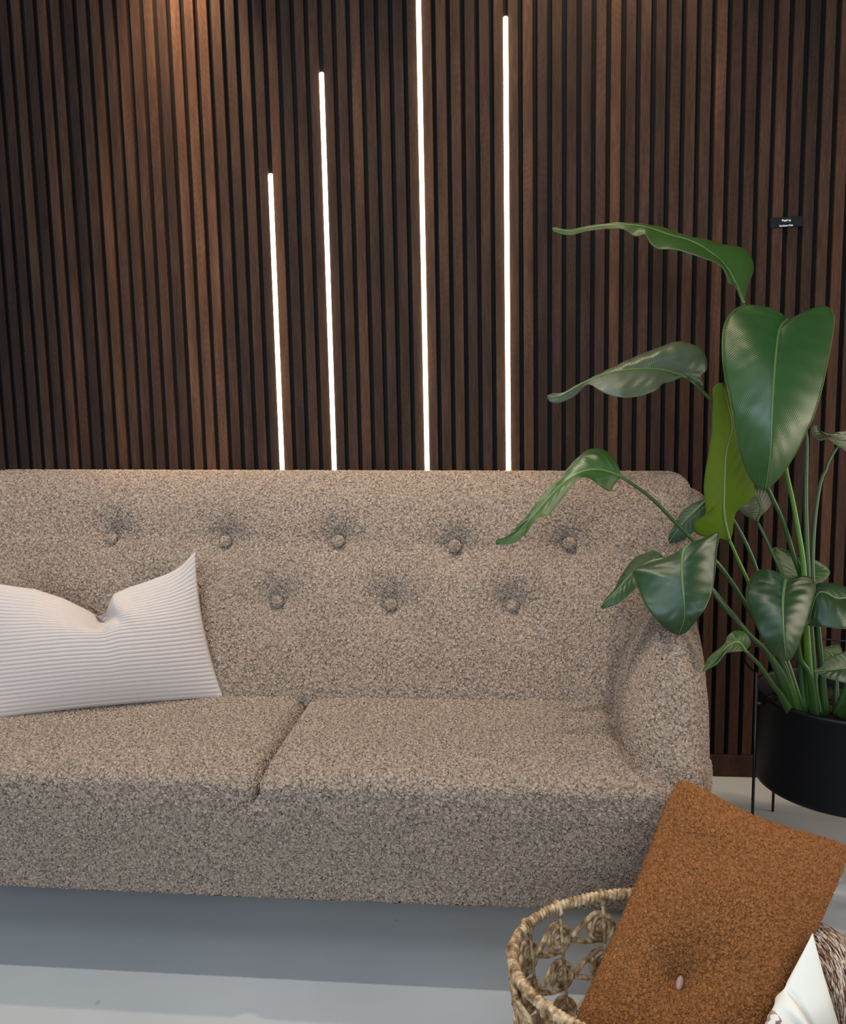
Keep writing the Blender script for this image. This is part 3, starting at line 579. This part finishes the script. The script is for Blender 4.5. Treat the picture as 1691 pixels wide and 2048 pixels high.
LEAVES = json.loads('''[{"m": [[0.558, -0.4, 1.334], [0.538, -0.391, 1.386], [0.518, -0.385, 1.423], [0.488, -0.378, 1.454], [0.446, -0.371, 1.483], [0.394, -0.362, 1.503], [0.347, -0.356, 1.522], [0.294, -0.349, 1.533], [0.226, -0.342, 1.533], [0.166, -0.335, 1.527], [0.124, -0.33, 1.536]], "l": [[0.558, -0.4, 1.333], [0.534, -0.414, 1.374], [0.519, -0.419, 1.377], [0.51, -0.425, 1.396], [0.493, -0.434, 1.417], [0.451, -0.436, 1.435], [0.396, -0.427, 1.456], [0.36, -0.421, 1.46], [0.342, -0.412, 1.475], [0.332, -0.401, 1.499], [0.312, -0.391, 1.496], [0.281, -0.374, 1.519], [0.214, -0.354, 1.522], [0.165, -0.347, 1.515], [0.131, -0.342, 1.524], [0.123, -0.34, 1.532]], "r": [[0.561, -0.4, 1.335], [0.572, -0.376, 1.373], [0.585, -0.36, 1.397], [0.595, -0.342, 1.425], [0.592, -0.321, 1.458], [0.577, -0.304, 1.478], [0.557, -0.298, 1.479], [0.513, -0.292, 1.492], [0.467, -0.285, 1.502], [0.42, -0.283, 1.524], [0.372, -0.295, 1.535], [0.33, -0.306, 1.54], [0.288, -0.316, 1.544], [0.217, -0.324, 1.539], [0.162, -0.327, 1.532], [0.131, -0.329, 1.539], [0.124, -0.33, 1.538]], "p": [[0.558, -0.4, 1.334], [0.578, -0.403, 1.288], [0.625, -0.409, 1.203], [0.677, -0.419, 1.052], [0.7, -0.42, 1.04], [0.702, -0.43, 0.87], [0.71, -0.44, 0.697], [0.718, -0.444, 0.583], [0.736, -0.45, 0.365]], "k": "green", "b": 0.08, "rad": [0.0035, 0.007], "n": "top"}, {"m": [[0.63, -0.48, 1.287], [0.6, -0.522, 1.258], [0.565, -0.608, 1.175], [0.551, -0.642, 1.089], [0.551, -0.641, 1.002], [0.556, -0.6, 0.919]], "l": [[0.628, -0.48, 1.288], [0.618, -0.477, 1.301], [0.595, -0.472, 1.314], [0.556, -0.464, 1.323], [0.529, -0.463, 1.319], [0.501, -0.485, 1.297], [0.484, -0.509, 1.265], [0.474, -0.544, 1.213], [0.473, -0.569, 1.167], [0.479, -0.601, 1.104], [0.488, -0.606, 1.045], [0.502, -0.608, 0.99], [0.526, -0.603, 0.94], [0.553, -0.6, 0.918]], "r": [[0.632, -0.48, 1.288], [0.653, -0.476, 1.289], [0.676, -0.471, 1.305], [0.705, -0.465, 1.316], [0.727, -0.461, 1.31], [0.734, -0.471, 1.289], [0.72, -0.502, 1.246], [0.7, -0.537, 1.198], [0.674, -0.577, 1.131], [0.65, -0.602, 1.074], [0.635, -0.606, 1.041], [0.612, -0.609, 0.993], [0.586, -0.604, 0.948], [0.56, -0.6, 0.918]], "p": [[0.63, -0.48, 1.287], [0.644, -0.478, 1.268], [0.639, -0.457, 1.013], [0.647, -0.455, 0.95], [0.667, -0.451, 0.872], [0.689, -0.454, 0.759], [0.695, -0.456, 0.705], [0.703, -0.46, 0.587], [0.723, -0.46, 0.369]], "k": "bright", "b": 0.06, "rad": [0.0035, 0.007], "n": "big"}, {"m": [[0.412, -0.52, 1.161], [0.37, -0.535, 1.175], [0.321, -0.553, 1.182], [0.247, -0.57, 1.177], [0.188, -0.577, 1.159], [0.157, -0.567, 1.143], [0.126, -0.557, 1.127], [0.101, -0.55, 1.126]], "l": [[0.409, -0.52, 1.16], [0.393, -0.533, 1.163], [0.371, -0.551, 1.155], [0.345, -0.574, 1.149], [0.323, -0.596, 1.133], [0.286, -0.608, 1.122], [0.25, -0.617, 1.121], [0.216, -0.606, 1.131], [0.191, -0.587, 1.149], [0.179, -0.579, 1.148], [0.157, -0.566, 1.126], [0.126, -0.558, 1.113], [0.106, -0.553, 1.115], [0.099, -0.55, 1.126]], "r": [[0.414, -0.52, 1.161], [0.443, -0.515, 1.144], [0.439, -0.511, 1.166], [0.451, -0.508, 1.177], [0.452, -0.504, 1.203], [0.44, -0.5, 1.226], [0.413, -0.495, 1.24], [0.387, -0.49, 1.244], [0.356, -0.485, 1.234], [0.314, -0.485, 1.217], [0.265, -0.503, 1.189], [0.217, -0.52, 1.166], [0.174, -0.53, 1.153], [0.134, -0.541, 1.135], [0.113, -0.546, 1.134], [0.098, -0.55, 1.129]], "p": [[0.412, -0.52, 1.161], [0.464, -0.505, 1.112], [0.515, -0.49, 1.062], [0.568, -0.471, 0.986], [0.611, -0.455, 0.902], [0.647, -0.444, 0.832], [0.683, -0.431, 0.735], [0.699, -0.425, 0.694], [0.714, -0.42, 0.564], [0.73, -0.42, 0.353]], "k": "silver", "b": 0.08, "rad": [0.0035, 0.007], "n": "mid"}, {"m": [[0.511, -0.51, 0.796], [0.503, -0.51, 0.823], [0.496, -0.51, 0.861], [0.495, -0.51, 0.904], [0.496, -0.512, 0.989], [0.505, -0.519, 1.046], [0.501, -0.523, 1.076], [0.484, -0.53, 1.136]], "l": [[0.509, -0.51, 0.795], [0.485, -0.515, 0.802], [0.463, -0.519, 0.805], [0.438, -0.524, 0.811], [0.426, -0.528, 0.825], [0.43, -0.532, 0.846], [0.449, -0.537, 0.861], [0.444, -0.54, 0.907], [0.445, -0.54, 0.945], [0.453, -0.54, 1.001], [0.459, -0.538, 1.047], [0.459, -0.537, 1.068], [0.461, -0.533, 1.114], [0.46, -0.532, 1.137], [0.47, -0.531, 1.148], [0.481, -0.53, 1.149]], "r": [[0.512, -0.51, 0.796], [0.517, -0.507, 0.812], [0.522, -0.502, 0.845], [0.529, -0.499, 0.862], [0.565, -0.492, 0.891], [0.568, -0.49, 0.908], [0.559, -0.49, 0.959], [0.546, -0.49, 1.016], [0.527, -0.496, 1.043], [0.507, -0.516, 1.104], [0.486, -0.53, 1.145]], "p": [[0.511, -0.51, 0.796], [0.528, -0.505, 0.759], [0.558, -0.496, 0.698], [0.594, -0.484, 0.617], [0.644, -0.47, 0.517], [0.698, -0.46, 0.368]], "k": "lime", "b": 0.05, "rad": [0.0035, 0.007], "n": "lime"}, {"m": [[0.255, -0.6, 0.951], [0.212, -0.608, 0.966], [0.171, -0.615, 0.963], [0.126, -0.63, 0.937], [0.08, -0.654, 0.891], [0.039, -0.676, 0.849], [0.012, -0.689, 0.831], [-0.016, -0.7, 0.824]], "l": [[0.255, -0.6, 0.949], [0.249, -0.604, 0.945], [0.237, -0.613, 0.932], [0.228, -0.62, 0.921], [0.205, -0.632, 0.934], [0.186, -0.644, 0.949], [0.168, -0.653, 0.954], [0.145, -0.665, 0.939], [0.118, -0.68, 0.906], [0.095, -0.692, 0.881], [0.067, -0.7, 0.871], [0.047, -0.7, 0.842], [0.021, -0.7, 0.822], [0.003, -0.7, 0.819], [-0.016, -0.7, 0.819]], "r": [[0.256, -0.6, 0.952], [0.254, -0.598, 0.955], [0.252, -0.591, 0.968], [0.243, -0.579, 0.988], [0.222, -0.564, 1.008], [0.201, -0.552, 1.011], [0.177, -0.556, 1.001], [0.148, -0.568, 0.974], [0.129, -0.578, 0.947], [0.096, -0.608, 0.927], [0.062, -0.652, 0.889], [0.035, -0.673, 0.862], [0.008, -0.689, 0.836], [-0.016, -0.7, 0.828]], "p": [[0.255, -0.6, 0.951], [0.318, -0.593, 0.905], [0.369, -0.586, 0.853], [0.416, -0.581, 0.805], [0.474, -0.562, 0.75], [0.544, -0.533, 0.653], [0.633, -0.503, 0.515], [0.681, -0.48, 0.376]], "k": "green", "b": 0.08, "rad": [0.0035, 0.007], "n": "oversofa"}, {"m": [[0.368, -0.74, 0.822], [0.357, -0.75, 0.812], [0.351, -0.765, 0.792], [0.347, -0.782, 0.765], [0.348, -0.795, 0.73], [0.351, -0.792, 0.688], [0.344, -0.78, 0.651]], "l": [[0.367, -0.74, 0.822], [0.342, -0.721, 0.802], [0.322, -0.707, 0.789], [0.296, -0.708, 0.781], [0.262, -0.727, 0.772], [0.262, -0.735, 0.759], [0.268, -0.757, 0.735], [0.277, -0.784, 0.711], [0.298, -0.795, 0.684], [0.32, -0.787, 0.662], [0.342, -0.78, 0.65]], "r": [[0.369, -0.74, 0.822], [0.387, -0.73, 0.831], [0.411, -0.717, 0.837], [0.437, -0.704, 0.845], [0.437, -0.703, 0.831], [0.43, -0.716, 0.81], [0.421, -0.74, 0.768], [0.409, -0.768, 0.739], [0.389, -0.799, 0.71], [0.374, -0.792, 0.683], [0.359, -0.784, 0.658], [0.346, -0.78, 0.65]], "p": [[0.368, -0.74, 0.822], [0.377, -0.733, 0.813], [0.399, -0.713, 0.779], [0.435, -0.676, 0.712], [0.528, -0.598, 0.607], [0.583, -0.555, 0.552], [0.628, -0.521, 0.48], [0.675, -0.48, 0.376]], "k": "dark", "b": 0.1, "rad": [0.0035, 0.007], "n": "armfront"}, {"m": [[0.33, -0.7, 0.788], [0.299, -0.692, 0.778], [0.267, -0.682, 0.752], [0.235, -0.689, 0.718], [0.201, -0.7, 0.687]], "l": [[0.33, -0.7, 0.785], [0.303, -0.725, 0.764], [0.275, -0.735, 0.742], [0.253, -0.723, 0.715], [0.234, -0.714, 0.697], [0.218, -0.707, 0.688], [0.205, -0.702, 0.683], [0.201, -0.7, 0.686]], "r": [[0.331, -0.7, 0.79], [0.322, -0.68, 0.797], [0.312, -0.662, 0.798], [0.298, -0.637, 0.788], [0.281, -0.624, 0.776], [0.261, -0.641, 0.758], [0.243, -0.66, 0.733], [0.231, -0.674, 0.716], [0.214, -0.687, 0.703], [0.201, -0.7, 0.688]], "p": [[0.33, -0.7, 0.788], [0.377, -0.676, 0.775], [0.414, -0.654, 0.745], [0.454, -0.626, 0.698], [0.537, -0.576, 0.599], [0.596, -0.544, 0.537], [0.639, -0.517, 0.473], [0.681, -0.48, 0.376]], "k": "dark", "b": 0.08, "rad": [0.0035, 0.007], "n": "behindarm"}, {"m": [[0.475, -0.48, 0.896], [0.44, -0.493, 0.864], [0.406, -0.5, 0.831], [0.379, -0.5, 0.792]], "l": [[0.475, -0.48, 0.887], [0.454, -0.505, 0.846], [0.445, -0.514, 0.833], [0.422, -0.514, 0.809], [0.401, -0.506, 0.793], [0.38, -0.5, 0.787]], "r": [[0.474, -0.48, 0.901], [0.457, -0.48, 0.887], [0.433, -0.48, 0.877], [0.411, -0.48, 0.859], [0.397, -0.487, 0.839], [0.379, -0.496, 0.807], [0.377, -0.5, 0.793]], "p": [[0.475, -0.48, 0.896], [0.524, -0.477, 0.842], [0.575, -0.473, 0.743], [0.618, -0.468, 0.603], [0.663, -0.464, 0.492], [0.703, -0.46, 0.368]], "k": "dark", "b": 0.08, "rad": [0.0035, 0.007], "n": "smalldark"}, {"m": [[0.603, -0.4, 0.826], [0.606, -0.413, 0.853], [0.595, -0.425, 0.88], [0.573, -0.44, 0.906]], "l": [[0.6, -0.4, 0.825], [0.571, -0.42, 0.839], [0.549, -0.436, 0.855], [0.555, -0.44, 0.867], [0.569, -0.44, 0.882], [0.572, -0.44, 0.905]], "r": [[0.605, -0.4, 0.827], [0.615, -0.395, 0.84], [0.635, -0.386, 0.857], [0.64, -0.381, 0.872], [0.622, -0.396, 0.899], [0.604, -0.407, 0.91], [0.581, -0.42, 0.91]], "p": [[0.603, -0.4, 0.826], [0.631, -0.412, 0.762], [0.656, -0.424, 0.698], [0.685, -0.441, 0.594], [0.709, -0.46, 0.369]], "k": "silver", "b": 0.08, "rad": [0.0035, 0.007], "n": "grey"}, {"m": [[0.604, -0.6, 0.724], [0.59, -0.632, 0.7], [0.579, -0.665, 0.667], [0.578, -0.678, 0.621], [0.591, -0.66, 0.564]], "l": [[0.602, -0.6, 0.725], [0.593, -0.59, 0.737], [0.568, -0.572, 0.743], [0.548, -0.564, 0.727], [0.525, -0.592, 0.7], [0.522, -0.618, 0.673], [0.529, -0.637, 0.646], [0.54, -0.66, 0.613], [0.562, -0.66, 0.578], [0.588, -0.66, 0.561]], "r": [[0.606, -0.6, 0.725], [0.629, -0.587, 0.726], [0.656, -0.573, 0.727], [0.678, -0.56, 0.715], [0.675, -0.58, 0.698], [0.65, -0.622, 0.663], [0.628, -0.65, 0.627], [0.613, -0.66, 0.593], [0.602, -0.66, 0.568], [0.594, -0.66, 0.561]], "p": [[0.604, -0.6, 0.724], [0.619, -0.587, 0.699], [0.645, -0.553, 0.625], [0.671, -0.515, 0.526], [0.698, -0.503, 0.481], [0.722, -0.48, 0.377]], "k": "dark", "b": 0.08, "rad": [0.0035, 0.007], "n": "heart"}, {"m": [[0.835, -0.5, 0.661], [0.784, -0.525, 0.671], [0.733, -0.55, 0.672], [0.687, -0.565, 0.687], [0.663, -0.58, 0.62]], "l": [[0.836, -0.5, 0.646], [0.792, -0.573, 0.621], [0.733, -0.61, 0.619], [0.691, -0.609, 0.622], [0.673, -0.592, 0.619], [0.66, -0.58, 0.618]], "r": [[0.835, -0.5, 0.666], [0.802, -0.5, 0.692], [0.775, -0.5, 0.687], [0.748, -0.511, 0.696], [0.72, -0.524, 0.701], [0.692, -0.537, 0.7], [0.681, -0.554, 0.673], [0.661, -0.58, 0.632]], "p": [[0.835, -0.5, 0.661], [0.834, -0.479, 0.582], [0.812, -0.455, 0.474], [0.802, -0.449, 0.427], [0.787, -0.44, 0.362]], "k": "dark", "b": 0.08, "rad": [0.0035, 0.007], "n": "right"}, {"m": [[0.727, -0.34, 0.67], [0.736, -0.329, 0.685], [0.748, -0.32, 0.704], [0.747, -0.32, 0.725]], "l": [[0.723, -0.34, 0.67], [0.69, -0.347, 0.673], [0.677, -0.35, 0.684], [0.662, -0.357, 0.722], [0.654, -0.36, 0.753], [0.683, -0.36, 0.749], [0.708, -0.36, 0.739], [0.728, -0.36, 0.73]], "r": [[0.731, -0.34, 0.67], [0.76, -0.333, 0.658], [0.785, -0.327, 0.659], [0.805, -0.32, 0.678], [0.802, -0.32, 0.694], [0.783, -0.32, 0.709], [0.768, -0.32, 0.717], [0.75, -0.32, 0.724]], "p": [[0.727, -0.34, 0.67], [0.73, -0.366, 0.603], [0.735, -0.402, 0.508], [0.745, -0.416, 0.452], [0.751, -0.44, 0.362]], "k": "green", "b": 0.08, "rad": [0.0035, 0.007], "n": "backsmall"}, {"m": [[0.484, -0.74, 0.607], [0.466, -0.755, 0.629], [0.441, -0.77, 0.628], [0.411, -0.796, 0.606], [0.382, -0.82, 0.589]], "l": [[0.483, -0.74, 0.606], [0.46, -0.761, 0.611], [0.434, -0.786, 0.615], [0.412, -0.806, 0.6], [0.395, -0.814, 0.593], [0.382, -0.82, 0.587]], "r": [[0.485, -0.74, 0.608], [0.493, -0.74, 0.624], [0.483, -0.74, 0.644], [0.462, -0.745, 0.65], [0.442, -0.764, 0.645], [0.429, -0.786, 0.633], [0.396, -0.809, 0.615], [0.381, -0.82, 0.591]], "p": [[0.484, -0.74, 0.607], [0.532, -0.679, 0.557], [0.588, -0.602, 0.486], [0.613, -0.571, 0.456], [0.663, -0.5, 0.381]], "k": "green", "b": 0.08, "rad": [0.0035, 0.007], "n": "curl"}, {"m": [[0.802, -0.56, 0.518], [0.745, -0.59, 0.527], [0.704, -0.607, 0.527], [0.663, -0.62, 0.528]], "l": [[0.803, -0.56, 0.504], [0.76, -0.6, 0.497], [0.727, -0.628, 0.505], [0.687, -0.63, 0.516], [0.672, -0.624, 0.523], [0.662, -0.62, 0.527]], "r": [[0.802, -0.56, 0.528], [0.774, -0.56, 0.554], [0.748, -0.57, 0.558], [0.721, -0.588, 0.555], [0.69, -0.606, 0.546], [0.682, -0.612, 0.535], [0.662, -0.62, 0.529]], "p": [[0.802, -0.56, 0.518], [0.809, -0.518, 0.46], [0.801, -0.481, 0.403], [0.788, -0.46, 0.368]], "k": "dark", "b": 0.08, "rad": [0.0035, 0.007], "n": "lowright"}, {"m": [[0.795, -0.4, 0.487], [0.78, -0.4, 0.503], [0.755, -0.4, 0.515]], "l": [[0.793, -0.4, 0.484], [0.765, -0.415, 0.487], [0.753, -0.415, 0.494], [0.754, -0.4, 0.513]], "r": [[0.8, -0.4, 0.487], [0.814, -0.392, 0.5], [0.811, -0.383, 0.516], [0.801, -0.382, 0.519], [0.778, -0.391, 0.516], [0.756, -0.4, 0.518]], "p": [[0.795, -0.4, 0.487], [0.797, -0.408, 0.432], [0.796, -0.42, 0.355]], "k": "green", "b": 0.08, "rad": [0.0035, 0.007], "n": "lowback"}, {"m": [[0.797, -0.36, 0.999], [0.787, -0.348, 1.015], [0.766, -0.344, 1.026], [0.743, -0.36, 1.05]], "l": [[0.794, -0.36, 0.999], [0.771, -0.378, 1.014], [0.761, -0.386, 1.018], [0.741, -0.399, 1.015], [0.732, -0.386, 1.023], [0.73, -0.371, 1.039], [0.74, -0.36, 1.05]], "r": [[0.8, -0.36, 0.998], [0.828, -0.339, 0.984], [0.869, -0.309, 0.997], [0.855, -0.316, 1.034], [0.825, -0.331, 1.026], [0.801, -0.342, 1.022], [0.785, -0.346, 1.022], [0.769, -0.351, 1.027], [0.754, -0.356, 1.039], [0.745, -0.36, 1.05]], "p": [[0.797, -0.36, 0.999], [0.79, -0.362, 0.991], [0.772, -0.369, 0.961], [0.769, -0.371, 0.948], [0.753, -0.378, 0.914], [0.736, -0.397, 0.815], [0.728, -0.419, 0.698], [0.742, -0.428, 0.567], [0.762, -0.44, 0.362]], "k": "silver", "b": 0.08, "rad": [0.0035, 0.007], "n": "righttop"}]''')
for lf in LEAVES:
    N, K = 64, 12
    Mc, Lc, Rc = catmull(lf['m'], N), catmull(lf['l'], N), catmull(lf['r'], N)
    ac = np.linspace(-1, 1, 2*K+1); V = np.zeros((N, 2*K+1, 3)); t = np.linspace(0, 1, N)
    T = np.gradient(Mc, axis=0); T /= np.linalg.norm(T, axis=1, keepdims=True)
    for j, s in enumerate(ac):
        E = Rc if s > 0 else Lc; q = abs(s); V[:, j] = Mc*(1-q)+E*q
    Wd = Rc-Lc; Nn = np.cross(T, Wd); Nn /= np.maximum(np.linalg.norm(Nn, axis=1, keepdims=True), 1e-9)
    for i in range(2, N): # keep the facing steady
        if np.dot(Nn[i], Nn[i-1]) < 0: Nn[i] = -Nn[i]
    if np.mean(Nn[:, 1]) > 0: Nn = -Nn
    hw = np.linalg.norm(Rc-Mc, axis=1)[:, None]*(ac > 0)+np.linalg.norm(Lc-Mc, axis=1)[:, None]*(ac <= 0)
    arch = lf['b']*hw*np.sin(np.pi*np.abs(ac))[None]**.8
    pleat = .0007*np.sin(t[:, None]*70-np.abs(ac)[None]*11)*np.sin(np.pi*np.abs(ac))[None]**.5*np.sin(np.pi*t)[:, None]**.3
    V += Nn[:, None, :]*(arch+pleat)[..., None]
    i = (np.arange(N-1)[:, None]*(2*K+1)+np.arange(2*K)[None]).ravel(); F = np.stack([i, i+1, i+2*K+2, i+2*K+1], 1)
    uv = np.stack(np.broadcast_arrays(t[:, None], (ac[None]+1)/2), -1).reshape(-1, 2)
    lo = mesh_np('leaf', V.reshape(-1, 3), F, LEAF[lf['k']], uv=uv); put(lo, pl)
    sm = lo.modifiers.new('thickness', 'SOLIDIFY'); sm.thickness = .0007; sm.offset = 0
    pet = catmull(lf['p'], 40); r0, r1 = lf['rad']; rads = np.linspace(r0, r1, 40)+.004*np.linspace(0, 1, 40)**4
    V2, F2 = tube_np(pet, rads, 10)
    o = mesh_np('leaf_stalk', V2, F2, M_STEM_L if lf['k'] in ('bright', 'lime') else M_STEM, parent=lo)
    V3, F3 = tube_np(Mc+Nn*.0006, np.linspace(r0*.95, .0008, N), 8); o = mesh_np('midrib', V3, F3, M_RIB, parent=lo)
